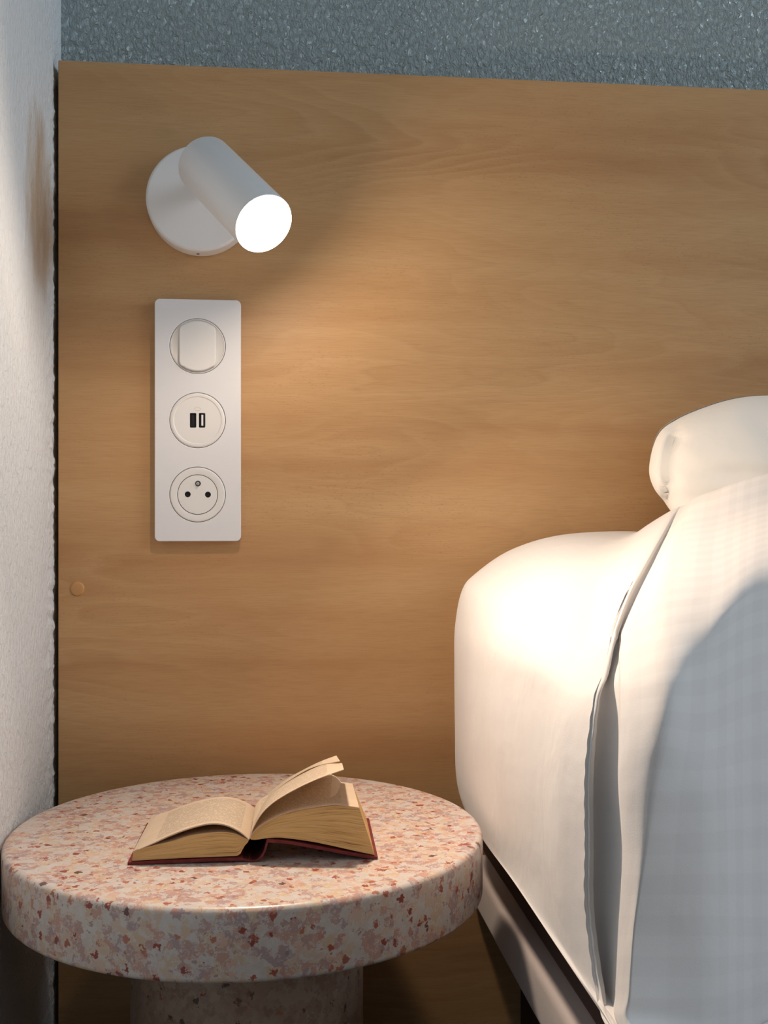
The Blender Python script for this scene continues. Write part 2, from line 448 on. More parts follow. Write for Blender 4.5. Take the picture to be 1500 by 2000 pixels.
for c in cs:   # dark backing inside the holes, seen only as the fine gap around each insert
    bm = lathe_bm([(0, 0), (HR-0.0001, 0), (HR-0.0001, -0.002), (0, -0.002)], 48)
    bmesh.ops.transform(bm, matrix=Matrix.Translation((c.x, -0.003, c.z)) @ Matrix.Rotation(math.pi/2, 4, 'X'), verts=bm.verts)
    o = from_bm('mounting_box', bm, M['grey_gap']); reparent(o, pl); o['label'] = 'dark gap around the round insert'
ri = HR-0.00042
# switch: sunk round dish with a raised rocker across it
def disc(name, c, prof, mat, parent, seg=72):
    bm = lathe_bm(prof, seg)
    bmesh.ops.transform(bm, matrix=Matrix.Translation((c.x, 0, c.z)) @ Matrix.Rotation(math.pi/2, 4, 'X'), verts=bm.verts)
    o = from_bm(name, bm, mat, None, True); sharp(o, 30)
    if parent: reparent(o, parent)
    return o
c = cs[0]
sw = disc('light_switch', c, [(0, 0.0062), (0.0226, 0.0062), (0.0237, 0.0068), (ri-0.0006, 0.0080), (ri, 0.0076), (ri, 0.0045), (0, 0.0045)], M['insert'], pl)
# rocker outline: rectangle clipped by the circle
hw = 0.0164; rr = 0.0229
def rocker():
    pts = []
    n = 14; zc = math.sqrt((rr)**2-(hw-0.003)**2)
    a0 = math.asin((hw-0.0035)/rr)
    top = [(rr*math.sin(a0*(1-2*k/n)), rr*math.cos(a0*(1-2*k/n))) for k in range(n+1)]   # right to left along the top arc
    def corner(x0, z0, x1, z1, x2, z2):
        return [((1-t)**2*x0+2*t*(1-t)*x1+t*t*x2, (1-t)**2*z0+2*t*(1-t)*z1+t*t*z2) for t in (0.2, 0.4, 0.6, 0.8, 1.0)]
    tx, tz = top[-1]
    pts += top + corner(tx, tz, -hw, tz-0.0006, -hw, tz-0.0055)
    bx, bz = -hw, -(tz-0.0055)
    low = [(-x, -z) for x, z in top]
    low = [(-(rr*math.sin(a0*(1-2*k/n))), -rr*math.cos(a0*(1-2*k/n))) for k in range(n+1)]
    pts += [(bx, bz)] + corner(bx, bz, -hw, -tz+0.0006, low[0][0], low[0][1])[:-1] + low
    pts += corner(low[-1][0], low[-1][1], hw, -tz+0.0006, hw, -tz+0.0055) + [(hw, tz-0.0055)] + corner(hw, tz-0.0055, hw, tz-0.0006, tx*-1, tz)[:-1]
    return pts
bm = bmesh.new(); rp = rocker()
def loopv(y, k, off=0): return [bm.verts.new((c.x+x*k, y, c.z+z*k)) for x, z in rp]
L0 = loopv(-0.0061, 1.0); L1 = loopv(-0.0088, 1.0); L2 = loopv(-0.0098, 0.985); L3 = loopv(-0.0102, 0.955)
for A, B in ((L0, L1), (L1, L2), (L2, L3)):
    for k in range(len(A)): bm.faces.new((A[k], A[(k+1) % len(A)], B[(k+1) % len(A)], B[k]))
bm.faces.new(L3)
# slight tilt: pressed at the top, proud at the bottom
for v in bm.verts:
    if v.co.y < -0.0065: v.co.y -= (c.z - v.co.z)*0.045
o = from_bm('rocker', bm, M['insert'], None, True); sharp(o, 30); reparent(o, sw)
# usb insert
c = cs[1]
u1 = P(377, 821, D-0.008); u2 = P(394.5, 821, D-0.008); uw = 0.0058; uh = 0.0133
us = plate_obj('usb_socket', [circle_pts(c.x, c.z, ri), rrect(u1.x, u1.z, uw, uh, 0.0009, 4), rrect(u2.x, u2.z, uw, uh, 0.0009, 4)], -0.0082, -0.0055, 0.0003, M['insert'], pl)
bm = bmesh.new()   # shallow raised face inside the rim
o = disc('rim', c, [(ri-0.0038, 0.00815), (ri-0.0030, 0.0088), (ri-0.0012, 0.0088), (ri-0.0003, 0.0081)], M['insert'], us)
for uu in (u1, u2):
    o = from_bm('port', box_bm(uu.x-uw/2, uu.x+uw/2, -0.0060, -0.0050, uu.z-uh/2, uu.z+uh/2), M['black']); reparent(o, us); o['label'] = 'black USB port recess'
o = from_bm('contact_tongue', box_bm(u2.x-0.0006, u2.x+0.0011, -0.0078, -0.0061, u2.z-0.0048, u2.z+0.0052, 0.0002), M['white_plastic']); reparent(o, us)
o['label'] = 'pale tongue inside the right USB port'
o = from_bm('contact_tongue', box_bm(u1.x-0.0008, u1.x+0.0008, -0.0074, -0.0061, u1.z-0.005, u1.z+0.005, 0.0002), M['black']); reparent(o, us)
# faint embossed mark above the ports
mk = P(386, 799, D-0.008)
bm = bmesh.new()
for k in range(9):
    a = math.radians(20+140*k/8); x = mk.x+0.0030*math.cos(a); z = mk.z-0.001+0.0026*math.sin(a)
    b = box_bm(x-0.0003, x+0.0003, -0.00832, -0.0081, z-0.0003, z+0.0003); me = bpy.data.meshes.new('t'); b.to_mesh(me); b.free(); bm.from_mesh(me)
b = box_bm(mk.x-0.0022, mk.x+0.0022, -0.00832, -0.0081, mk.z-0.0016, mk.z-0.0011); me = bpy.data.meshes.new('t'); b.to_mesh(me); b.free(); bm.from_mesh(me)
o = from_bm('embossed_mark', bm, simple('pale_print', (0.62, 0.60, 0.57), 0.5)); reparent(o, us)
# socket
c = cs[2]
h1 = P(366.5, 965.5, D-0.008); h2 = P(406, 966, D-0.008); e1 = P(386.5, 944.5, D-0.008)
RI2 = 0.0180
so = disc('power_socket', c, [(RI2+0.0003, 0.0072), (RI2+0.0004, 0.0080), (ri-0.0030, 0.0088), (ri-0.0008, 0.0086), (ri, 0.0078), (ri, 0.0045), (RI2+0.0003, 0.0045)], M['insert'], pl)
fc = plate_obj('socket_face', [circle_pts(c.x, c.z, RI2-0.0002), circle_pts(h1.x, h1.z, 0.0027, 24), circle_pts(h2.x, h2.z, 0.0027, 24), circle_pts(e1.x, e1.z, 0.0026, 24)], -0.0080, -0.0058, 0.0002, M['insert'], None)
reparent(fc, so)
for hh in (h1, h2):
    o = disc('pin_hole', hh, [(0, 0.0061), (0.0028, 0.0061), (0.0028, 0.0055), (0, 0.0055)], M['black'], so, 24)
o = disc('earth_surround', e1, [(0, 0.0062), (0.0027, 0.0062), (0.0027, 0.0055), (0, 0.0055)], M['grey_gap'], so, 24)
o = disc('earth_pin', e1, [(0, 0.0115), (0.0008, 0.0112), (0.00145, 0.0100), (0.00150, 0.0062)], M['metal'], so, 24)

# ------------------------------------------------------------------ wall lamp
bc = P(390, 387, D-0.020)
lamp = empty('wall_lamp', (bc.x, 0, bc.z))
tag(lamp, 'lit white metal cylinder spotlight on a round base above the wall plate', 'lamp')
BR = (P(495, 387, D-0.018)-P(285, 387, D-0.018)).length/2
def prof_disc(R_, t, r=0.003, n=5):
    p = [(0, t)]
    for k in range(n+1):
        a = math.radians(90-90*k/n); p.append((R_-r+r*math.cos(a), t-r+r*math.sin(a)))
    return p+[(R_+0.0, 0.0006), (0, 0.0006)]
bm = lathe_bm(prof_disc(BR, 0.021), 96)
bmesh.ops.transform(bm, matrix=Matrix.Translation((bc.x, 0, bc.z)) @ Matrix.Rotation(math.pi/2, 4, 'X'), verts=bm.verts)
base = from_bm('base', bm, M['white_metal'], None, True); sharp(base, 40); reparent(base, lamp)
# little fixing screw on the underside of the base
sc = Vector((bc.x-0.002, -0.010, bc.z-BR+0.0006))
bm = lathe_bm([(0, 0.0012), (0.0012, 0.0010), (0.0017, 0.0002), (0.0017, -0.002)], 20)
bmesh.ops.transform(bm, matrix=Matrix.Translation(sc) @ Matrix.Rotation(math.pi, 4, 'X'), verts=bm.verts)
o = from_bm('fixing_screw', bm, simple('dark_steel', (0.10, 0.08, 0.07), 0.4, 0.5), None, True); o['label'] = 'tiny dark screw under the base'; reparent(o, lamp)

A_front = P(515.5, 437.5, 0.890); A_rear = P(398, 318, 0.968)
ax = (A_front-A_rear).normalized(); ln = (A_front-A_rear).length
RS = 0.0246
MAT_AX = Matrix.Translation(A_rear) @ ax.to_track_quat('Z', 'Y').to_matrix().to_4x4()
bm = lathe_bm([(0, 0.0), (RS-0.004, 0.0), (RS-0.0012, 0.0012), (RS, 0.004), (RS, ln-0.0006), (RS-0.0004, ln), (RS-0.0019, ln),
               (RS-0.0022, ln-0.0006), (RS-0.0024, ln-0.030), (0, ln-0.032)], 96)
bmesh.ops.transform(bm, matrix=MAT_AX, verts=bm.verts)
shade = from_bm('lamp_shade', bm, M['white_metal'], None, True); sharp(shade, 30); reparent(shade, lamp)
bm = lathe_bm([(0, ln+0.0001), (RS*0.6, ln-0.0001), (RS-0.0026, ln-0.0010), (RS-0.0026, ln-0.008), (0, ln-0.008)], 72)
bmesh.ops.transform(bm, matrix=MAT_AX, verts=bm.verts)
o = from_bm('bulb', bm, M['bulb'], None, True); reparent(o, lamp); o['label'] = 'glowing white bulb face'
# swivel joint between base and shade
mid = A_rear+ax*(ln*0.30)
j0 = Vector((bc.x+0.004, -0.018, bc.z+0.012)); j1 = mid + Vector((0, 0.004, 0))
v = j1-j0
bm = lathe_bm([(0, 0), (0.009, 0), (0.009, v.length), (0, v.length)], 32)
bmesh.ops.transform(bm, matrix=Matrix.Translation(j0) @ v.to_track_quat('Z', 'Y').to_matrix().to_4x4(), verts=bm.verts)
o = from_bm('swivel_joint', bm, M['white_metal'], None, True); sharp(o, 30); reparent(o, lamp)
# the light it gives
L = bpy.data.lights.new('bulb_beam', 'AREA'); L.shape = 'DISK'; L.size = 0.040; L.spread = math.radians(BEAM_SPREAD); L.energy = LAMP_POWER; L.color = LAMP_COL
lo = bpy.data.objects.new('bulb_beam', L); C.objects.link(lo); lo.location = A_front+ax*0.0015
beam = (ax+Vector((BEAM_TURN, 0.0, 0.0))).normalized()      # beam turned off the bulb's own axis, added to brighten the bed
lo.rotation_euler = (-beam).to_track_quat('Z', 'Y').to_euler()
L = bpy.data.lights.new('bulb_light', 'POINT'); L.energy = SPILL_POWER; L.color = LAMP_COL; L.shadow_soft_size = 0.008
lo = bpy.data.objects.new('bulb_light', L); C.objects.link(lo); lo.location = A_front+ax*0.0125

# ------------------------------------------------------------------ side table
R_T = 0.1770; TX = -0.0107; TY = -0.012-R_T; ZT = 0.70-0.2383; TH = 0.046
tb = empty('side_table', (TX, TY, 0))
tag(tb, 'round pink terrazzo side table on a thick pedestal between wall and bed', 'table')
prof = [(0, ZT)]
for rr_ in (0.05, 0.1, 0.15): prof.append((rr_, ZT))
for k in range(7):
    a = math.radians(90-90*k/6); prof.append((R_T-0.0045+0.0045*math.cos(a), ZT-0.0045+0.0045*math.sin(a)))
for k in range(6):
    a = math.radians(-90*k/5); prof.append((R_T-0.004+0.004*math.cos(a), ZT-TH+0.004+0.004*math.sin(a)))
prof += [(0.10, ZT-TH), (0, ZT-TH)]
o = from_bm('table_top', lathe_bm(prof, 160), M['terrazzo'], tb, True); o.location = (0, 0, 0)
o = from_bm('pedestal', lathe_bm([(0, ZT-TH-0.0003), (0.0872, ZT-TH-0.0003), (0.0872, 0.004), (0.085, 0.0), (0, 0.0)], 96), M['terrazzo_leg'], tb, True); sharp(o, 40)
o['label'] = 'thick beige cylindrical pedestal with dark spots'

# ------------------------------------------------------------------ open book
P0 = on_z(249, 1689, ZT+0.0004)
sdir = ray(585, 1000); sdir.z = 0; sdir.normalize()            # the book's own depth direction
udir = Vector((sdir.y, -sdir.x, 0))                           # left to right across the spread
BL = 0.098
P1 = P0+sdir*BL
bk = empty('open_book', P0+udir*0.085)
tag(bk, 'open red clothbound book with raised leaves lying on the terrazzo table', 'book')
def fp(px, py, t=0.0):
    return on_plane(px, py, P0+sdir*(BL*t), sdir)
def resample(pts, n):
    # arc-length resample of a smooth curve through the points
    P_ = [Vector((p[0], p[1])) for p in pts]
    dense = []
    for i in range(len(P_)-1):
        p0 = P_[max(i-1, 0)]; p1 = P_[i]; p2 = P_[i+1]; p3 = P_[min(i+2, len(P_)-1)]
        for k in range(12):
            t = k/12
            dense.append(0.5*((2*p1)+(p2-p0)*t+(2*p0-5*p1+4*p2-p3)*t*t+(3*p1-p0-3*p2+p3)*t**3))
    dense.append(P_[-1])
    L_ = [0.0]
    for a, b in zip(dense[:-1], dense[1:]): L_.append(L_[-1]+(b-a).length)
    out = []; j = 0
    for k in range(n):
        s = L_[-1]*k/(n-1)
        while j < len(L_)-2 and L_[j+1] < s: j += 1
        f_ = (s-L_[j])/max(1e-9, L_[j+1]-L_[j]); out.append(dense[j].lerp(dense[j+1], min(1, f_)))
    return out
def front_local(pts, n, t=0.0):
    out = []
    for q in resample(pts, n):
        w_ = fp(q.x, q.y, t); out.append(w_)
    return out
def loft(name, A, B, mat, parent, thick, nv=10, up=True, lift=None, text=False):
    """sheet between two curves A (front) and B (back), with real thickness below it"""
    n = len(A); bm = bmesh.new(); uvl = bm.loops.layers.uv.new('UVMap')
    g = [];
    for j in range(nv+1):
        t = j/nv
        g.append([a.lerp(b, t) + Vector((0, 0, (lift(i/(n-1), t) if lift else 0))) for i, (a, b) in enumerate(zip(A, B))])
    # normals by differences
    top = [[None]*n for _ in range(nv+1)]; bot = [[None]*n for _ in range(nv+1)]
    for j in range(nv+1):
        for i in range(n):
            du = g[j][min(i+1, n-1)]-g[j][max(i-1, 0)]; dv = g[min(j+1, nv)][i]-g[max(j-1, 0)][i]
            nn = du.cross(dv).normalized()
            if nn.z < 0 and up: nn = -nn
            top[j][i] = bm.verts.new(g[j][i]); bot[j][i] = bm.verts.new(g[j][i]-nn*thick)
    def q(vs, uvs, mi=0):
        try: f_ = bm.faces.new(vs)
        except ValueError: return
        f_.material_index = mi
        for l, u_ in zip(f_.loops, uvs): l[uvl].uv = u_
    for j in range(nv):
        for i in range(n-1):
            us_ = [(i/(n-1), j/nv), ((i+1)/(n-1), j/nv), ((i+1)/(n-1), (j+1)/nv), (i/(n-1), (j+1)/nv)]
            q((top[j][i], top[j][i+1], top[j+1][i+1], top[j+1][i]), us_)
            q((bot[j][i], bot[j+1][i], bot[j+1][i+1], bot[j][i+1]), [us_[0], us_[3], us_[2], us_[1]])
    z = [(0, 0)]*4
    for i in range(n-1):
        q((top[0][i], bot[0][i], bot[0][i+1], top[0][i+1]), z); q((top[nv][i], top[nv][i+1], bot[nv][i+1], bot[nv][i]), z)
    for j in range(nv):
        q((top[j][0], top[j+1][0], bot[j+1][0], bot[j][0]), z); q((top[j][n-1], bot[j][n-1], bot[j+1][n-1], top[j+1][n-1]), z)
    me = bpy.data.meshes.new(name); bmesh.ops.recalc_face_normals(bm, faces=bm.faces); bm.to_mesh(me); bm.free()
    o = link(name, me, mat, None, True); sharp(o, 50); reparent(o, parent); return o
def block(name, top_px, bot_px, top_back_scale, mat, parent, n=28, nv=8):
    """page block: closed solid between a top and a bottom profile, swept to the back with the height easing off"""
    T0 = front_local(top_px, n); B0 = front_local(bot_px, n)
    bm = bmesh.new(); uvl = bm.loops.layers.uv.new('UVMap'); rows = []
    m_ = 10
    for j in range(nv+1):
        t = j/nv; k = 1+(top_back_scale-1)*t
        sec = []
        for i in range(n):
            col = []
            for h in range(m_+1):
                p = B0[i].lerp(T0[i], h/m_)
                p = Vector((p.x, p.y, ZT+(p.z-ZT)*k)) + sdir*(BL*0.965*t+0.0012)
                col.append(bm.verts.new(p))
            sec.append(col)
        rows.append(sec)
    def q(vs, uvs, mi):
        f_ = bm.faces.new(vs); f_.material_index = mi
        for l, u_ in zip(f_.loops, uvs): l[uvl].uv = u_
    for j in (0, nv):
        for i in range(n-1):
            for h in range(m_):
                q((rows[j][i][h], rows[j][i+1][h], rows[j][i+1][h+1], rows[j][i][h+1]), [(i/(n-1), h/m_), ((i+1)/(n-1), h/m_), ((i+1)/(n-1), (h+1)/m_), (i/(n-1), (h+1)/m_)], 0)
    for j in range(nv):
        for i in range(n-1):
            q((rows[j][i][m_], rows[j][i+1][m_], rows[j+1][i+1][m_], rows[j+1][i][m_]), [(i/(n-1), j/nv), ((i+1)/(n-1), j/nv), ((i+1)/(n-1), (j+1)/nv), (i/(n-1), (j+1)/nv)], 1)
            q((rows[j][i][0], rows[j+1][i][0], rows[j+1][i+1][0], rows[j][i+1][0]), [(0, 0)]*4, 0)
        for i in (0, n-1):
            for h in range(m_):
                q((rows[j][i][h], rows[j][i][h+1], rows[j+1][i][h+1], rows[j+1][i][h]), [(j/nv, h/m_), (j/nv, (h+1)/m_), ((j+1)/nv, (h+1)/m_), ((j+1)/nv, h/m_)], 0)
    me = bpy.data.meshes.new(name); bmesh.ops.recalc_face_normals(bm, faces=bm.faces); bm.to_mesh(me); bm.free()
    o = link(name, me, mat, None, True); sharp(o, 40); reparent(o, parent); return o
def back_of(A, k=1.0, ln_=1.0):
    return [Vector((p.x, p.y, ZT+(p.z-ZT)*k))+sdir*BL*ln_ for p in A]

# covers
cl = front_local([(249, 1684.5), (300, 1681.5), (360, 1679), (420, 1676.5), (474, 1675)], 20)
loft('back_cover', cl, back_of(cl, 0.9, 1.0), M['cover'], bk, 0.0021)
cr = front_local([(521, 1639.5), (560, 1642), (620, 1652.5), (680, 1664), (738, 1673.5)], 22)
loft('front_cover', cr, back_of(cr, 0.9, 1.0), M['cover'], bk, 0.0021)
sp = front_local([(474, 1676), (492, 1679.5), (505, 1676), (514, 1664), (518, 1651), (521, 1640)], 20)
spo = loft('spine', sp, back_of(sp, 0.95, 1.0), [M['cover'], M['cover_shade']], bk, 0.0014)
for p in spo.data.polygons:                       # shade in the spine's hollow is painted on near-black
    if p.normal.dot(Vector((-0.4, 0, 0.9))) > 0.55 or p.normal.x < -0.5: p.material_index = 1
# shade inside the hollow back is painted on above
# blocks
b1 = block('page_block', [(259, 1673), (262, 1662), (300, 1652), (330, 1645), (370, 1633), (410, 1627), (440, 1626), (462, 1630), (474, 1636), (486, 1641)],
      [(257, 1682.5), (300, 1680), (345, 1677.5), (390, 1675.5), (430, 1674), (455, 1673), (467, 1672), (471, 1665), (477, 1654), (484, 1646)], 0.74, [M['block'], M['page']], bk)
b1['label'] = 'thinner page block on the left cover'
b2 = block('page_block', [(488, 1637), (492, 1629), (503, 1618), (522, 1604), (545, 1594), (580, 1584.5), (624, 1577), (660, 1574.5), (690, 1576.5), (702, 1579)],
      [(490, 1641), (503, 1641), (518, 1638.5), (545, 1637), (575, 1640), (610, 1645), (640, 1651), (680, 1660), (710, 1666.5), (732, 1671)], 0.80, [M['block'], M['page']], bk)
b2['label'] = 'thick fanned page block on the right cover'
# arched leaves on the left
for k, (a, b) in enumerate(((0.0, 0.0), (1.6, 1.2))):
    lf = front_local([(270, 1659+a*0.3), (300, 1646+a*.6), (330, 1632+a), (370, 1617+a), (410, 1608+a), (440, 1610.5+a), (466, 1622+a), (480, 1633+a*.7), (487, 1640)], 30)
    bkc = back_of(lf, 0.78, 0.97)
    loft('leaf', list(reversed(lf)), list(reversed(bkc)), M['page'], bk, 0.00035)
# top leaf resting on the right block, its far side lifting
lf = front_local([(489, 1634), (496, 1623), (510, 1611), (540, 1594.5), (576, 1583), (624, 1574.5), (660, 1572), (701, 1577)], 28)
bc_ = [Vector((p.x, p.y, ZT+(p.z-ZT)*(0.80+0.0*i/27)+0.0008))+sdir*BL*0.97 for i, p in enumerate(lf)]
loft('leaf', lf, bc_, M['page'], bk, 0.00035)
fb = front_local([(494, 1612), (510, 1590), (545, 1558), (590, 1530), (625, 1515), (652, 1514), (672, 1534)], 28, 1.0)
lf = front_local([(489, 1635), (497, 1621), (515, 1604), (545, 1589), (585, 1576.5), (630, 1569), (672, 1570)], 28, 0.12)
loft('leaf', lf, fb, M['page'], bk, 0.00035)
# two raised leaves
f1 = front_local([(488, 1638), (494, 1618), (510, 1590), (535, 1566), (575, 1542), (620, 1521), (671.5, 1502.5)], 30)
k1 = front_local([(494, 1603), (504, 1581), (526, 1553), (560, 1527), (597, 1506), (632, 1491.5), (668, 1490)], 30, 0.94)
loft('leaf', f1, k1, M['page'], bk, 0.00040)
f2 = front_local([(489, 1630), (496, 1601), (509, 1575), (533, 1548), (572, 1519), (614, 1497), (664, 1486.5)], 30, 0.86)
k2 = front_local([(493, 1603), (503, 1579), (524, 1550), (560, 1522), (595, 1502), (626, 1487), (657, 1475.5)], 30, 0.985)
loft('leaf', f2, k2, M['page'], bk, 0.00040)

# ------------------------------------------------------------------ grid-lofted bedding
def pchip(xs, ys, x):
    n = len(xs); h = [xs[i+1]-xs[i] for i in range(n-1)]; d = [(ys[i+1]-ys[i])/h[i] for i in range(n-1)]
    def slope(i):
        if i == 0: return d[0]
        if i == n-1: return d[-1]
        if d[i-1]*d[i] <= 0: return 0.0
        w1 = 2*h[i]+h[i-1]; w2 = h[i]+2*h[i-1]
        return (w1+w2)/(w1/d[i-1]+w2/d[i])
    i = 0
    while i < n-2 and x > xs[i+1]: i += 1
    t = (x-xs[i])/h[i]; a, b = slope(i), slope(i+1)
    return (2*t**3-3*t*t+1)*ys[i]+(t**3-2*t*t+t)*h[i]*a+(-2*t**3+3*t*t)*ys[i+1]+(t**3-t*t)*h[i]*b
def catmull(xs, ys, x):
    n = len(xs); i = 0
    while i < n-2 and x > xs[i+1]: i += 1
    def s(k):
        if k == 0: return (ys[1]-ys[0])/(xs[1]-xs[0])
        if k == n-1: return (ys[-1]-ys[-2])/(xs[-1]-xs[-2])
        return (ys[k+1]-ys[k-1])/(xs[k+1]-xs[k-1])
    h = xs[i+1]-xs[i]; t = (x-xs[i])/h; a, b = s(i), s(i+1)
    return (2*t**3-3*t*t+1)*ys[i]+(t**3-2*t*t+t)*h*a+(-2*t**3+3*t*t)*ys[i+1]+(t**3-t*t)*h*b
def cloth(name, cols, mat, su=8, sv=6, thick=0.003, upos=None, disp=None):
    """cols: list of columns, each the same number of points (world Vectors); smooth surface through them, given thickness behind"""
    W = [[Vector(p) for p in c_] for c_ in cols]
    nc, nr = len(W), len(W[0])
    ux = upos or list(range(nc))
    # rows param
    NV = (nr-1)*sv
    fine_cols = []
    for c_ in W:
        fc_ = []
        for j in range(NV+1):
            t = j/sv; fc_.append(Vector([catmull(list(range(nr)), [p[k] for p in c_], t) for k in range(3)]))
        fine_cols.append(fc_)
    us_ = []
    for i in range(nc-1):
        for k in range(su): us_.append(ux[i]+(ux[i+1]-ux[i])*k/su)
    us_.append(ux[-1])
    grid = [[None]*len(us_) for _ in range(NV+1)]
    for j in range(NV+1):
        for k in range(3):
            ys = [fine_cols[i][j][k] for i in range(nc)]
            for a, u_ in enumerate(us_):
                if grid[j][a] is None: grid[j][a] = [0, 0, 0]
                grid[j][a][k] = pchip(ux, ys, u_)
    grid = [[Vector(p) for p in r] for r in grid]
    if disp:
        for j in range(NV+1):
            for a in range(len(us_)):
                grid[j][a] += disp(grid[j][a], a/(len(us_)-1), j/NV)
    bm = bmesh.new(); uvl = bm.loops.layers.uv.new('UVMap')
    vs = [[bm.verts.new(p) for p in r] for r in grid]
    jm = NV//3
    U = [0.0]
    for a in range(1, len(us_)): U.append(U[-1]+(grid[jm][a]-grid[jm][a-1]).length)
    am = len(us_)*3//4
    V = [0.0]
    for j in range(1, NV+1): V.append(V[-1]+(grid[j][am]-grid[j-1][am]).length)
    for j in range(NV):
        for a in range(len(us_)-1):
            f_ = bm.faces.new((vs[j][a], vs[j+1][a], vs[j+1][a+1], vs[j][a+1]))
            for l, (uu_, vv_) in zip(f_.loops, ((U[a], V[j]), (U[a], V[j+1]), (U[a+1], V[j+1]), (U[a+1], V[j]))): l[uvl].uv = (uu_, vv_)
    me = bpy.data.meshes.new(name); bm.to_mesh(me); bm.free()
    o = link(name, me, mat, None, True)
    s = o.modifiers.new('s', 'SOLIDIFY'); s.thickness = thick; s.offset = -1.0
    apply_mods(o)
    return o
def cols_px(cols): return [[(Vector((p[0], p[1]-D, 0.70+p[2])) if len(p) == 4 else P(*p)) for p in c_] for c_ in cols]

CU = [
 # against the headboard
 [(1240,1046,1.0435),(1110,1056,1.0435),(1015,1085,1.0435),(950,1130,1.0435),(925,1163,1.0435),(915,1230,1.0435),(913,1300,1.0435),(913,1420,1.0435),(917,1520,1.0435),(935,1580,1.0435),(.190,1.03,-.262,'w'),(.200,.90,-.262,'w'),(.200,.76,-.264,'w'),(.200,.66,-.266,'w'),(.200,.58,-.268,'w')],
 [(1240,1038,1.03),(1100,1044,1.025),(1000,1073,1.02),(930,1120,1.01),(903,1155,1.0),(890,1225,.995),(889,1300,.99),(890,1420,.99),(893,1520,.985),(912,1588,.945),(945,1643,.873),(1000,1718,.775),(1085,1845,.66),(1182,1990,.564),(1260,2110,.505)],
 [(1240,1039,1.02),(1125,1060,.98),(1040,1095,.955),(975,1150,.93),(950,1190,.915),(932,1250,.905),(930,1320,.897),(930,1430,.892),(935,1530,.890),(950,1610,.863),(978,1675,.815),(1025,1748,.74),(1100,1862,.645),(1184,1991,.561),(1262,2112,.503)],
 [(1245,1039,1.01),(1160,1075,.94),(1100,1125,.87),(1060,1190,.80),(1045,1235,.765),(1030,1290,.745),(1028,1350,.738),(1025,1440,.735),(1025,1540,.735),(1032,1630,.733),(1045,1710,.720),(1070,1790,.685),(1125,1890,.622),(1187,1993,.556),(1264,2112,.50)],
 [(1260,1028,.99),(1200,1082,.90),(1178,1140,.82),(1168,1205,.75),(1150,1255,.70),(1125,1320,.665),(1112,1375,.652),(1105,1450,.645),(1100,1545,.643),(1100,1650,.643),(1102,1740,.642),(1115,1815,.630),(1150,1915,.598),(1191,1996,.554),(1266,2112,.50)],
 [(1329,990,.965),(1287,1054,.86),(1235,1153,.75),(1206,1220,.685),(1200,1248,.66),(1186,1315,.63),(1170,1360,.612),(1158,1445,.600),(1152,1530,.595),(1153,1659,.594),(1152,1744,.594),(1158,1821,.592),(1175,1940,.578),(1197,2000,.556),(1270,2112,.505)],
 [(1334,989,.965),(1293,1056,.866),(1241,1154,.760),(1211,1221,.697),(1203,1248,.674),(1189,1315,.645),(1173,1360,.628),(1161,1445,.616),(1155,1530,.611),(1156,1659,.610),(1155,1744,.610),(1161,1821,.608),(1178,1940,.594),(1199,2000,.570),(1271,2112,.515)],
 [(1340,986,.960),(1300,1054,.864),(1248,1155,.760),(1216,1222,.699),(1208,1248,.680),(1207,1315,.628),(1207,1360,.612),(1206,1445,.598),(1204,1530,.592),(1210,1655,.590),(1207,1744,.590),(1203,1821,.589),(1200,1940,.580),(1202,2000,.565),(1274,2112,.515)],
 [(1342,985,.958),(1303,1053,.860),(1252,1155,.753),(1220,1222,.688),(1214,1248,.665),(1213,1315,.612),(1213,1360,.594),(1213,1445,.578),(1211,1530,.572),(1217,1655,.570),(1214,1744,.570),(1210,1821,.569),(1207,1940,.560),(1208,2000,.548),(1277,2112,.51)],
 [(1352,978,.945),(1330,1030,.842),(1312,1090,.748),(1302,1155,.675),(1302,1215,.632),(1305,1285,.592),(1305,1345,.568),(1295,1430,.552),(1275,1530,.547),(1258,1660,.547),(1246,1744,.548),(1236,1821,.549),(1228,1940,.545),(1226,2000,.540),(1285,2112,.51)],
 [(1415,958,.905),(1405,1015,.825),(1396,1080,.735),(1392,1145,.668),(1388,1200,.630),(1384,1265,.606),(1382,1340,.588),(1380,1440,.573),(1375,1530,.562),(1375,1655,.560),(1375,1744,.560),(1375,1821,.560),(1375,1940,.560),(1375,2000,.560),(1385,2070,.560)],
 [(1515,932,.893),(1510,985,.825),(1508,1040,.748),(1505,1090,.700),(1503,1140,.672),(1502,1210,.648),(1501,1290,.630),(1500,1400,.616),(1500,1510,.608),(1500,1645,.604),(1500,1744,.602),(1500,1821,.601),(1500,1910,.600),(1500,1970,.600),(1505,2030,.600)],
 [(1720,900,.893),(1720,955,.825),(1722,1015,.755),(1724,1070,.71),(1725,1130,.69),(1725,1210,.675),(1725,1310,.665),(1725,1420,.66),(1725,1510,.655),(1725,1640,.65),(1725,1730,.65),(1725,1800,.65),(1725,1880,.65),(1725,1930,.65),(1725,1965,.65)],
 [(2250,880,.893),(2255,950,.82),(2260,1010,.75),(2260,1070,.70),(2260,1130,.67),(2260,1210,.655),(2260,1310,.645),(2260,1420,.64),(2260,1510,.635),(2260,1640,.63),(2260,1700,.63),(2260,1740,.63),(2260,1780,.63),(2260,1810,.63),(2260,1840,.63)],
]
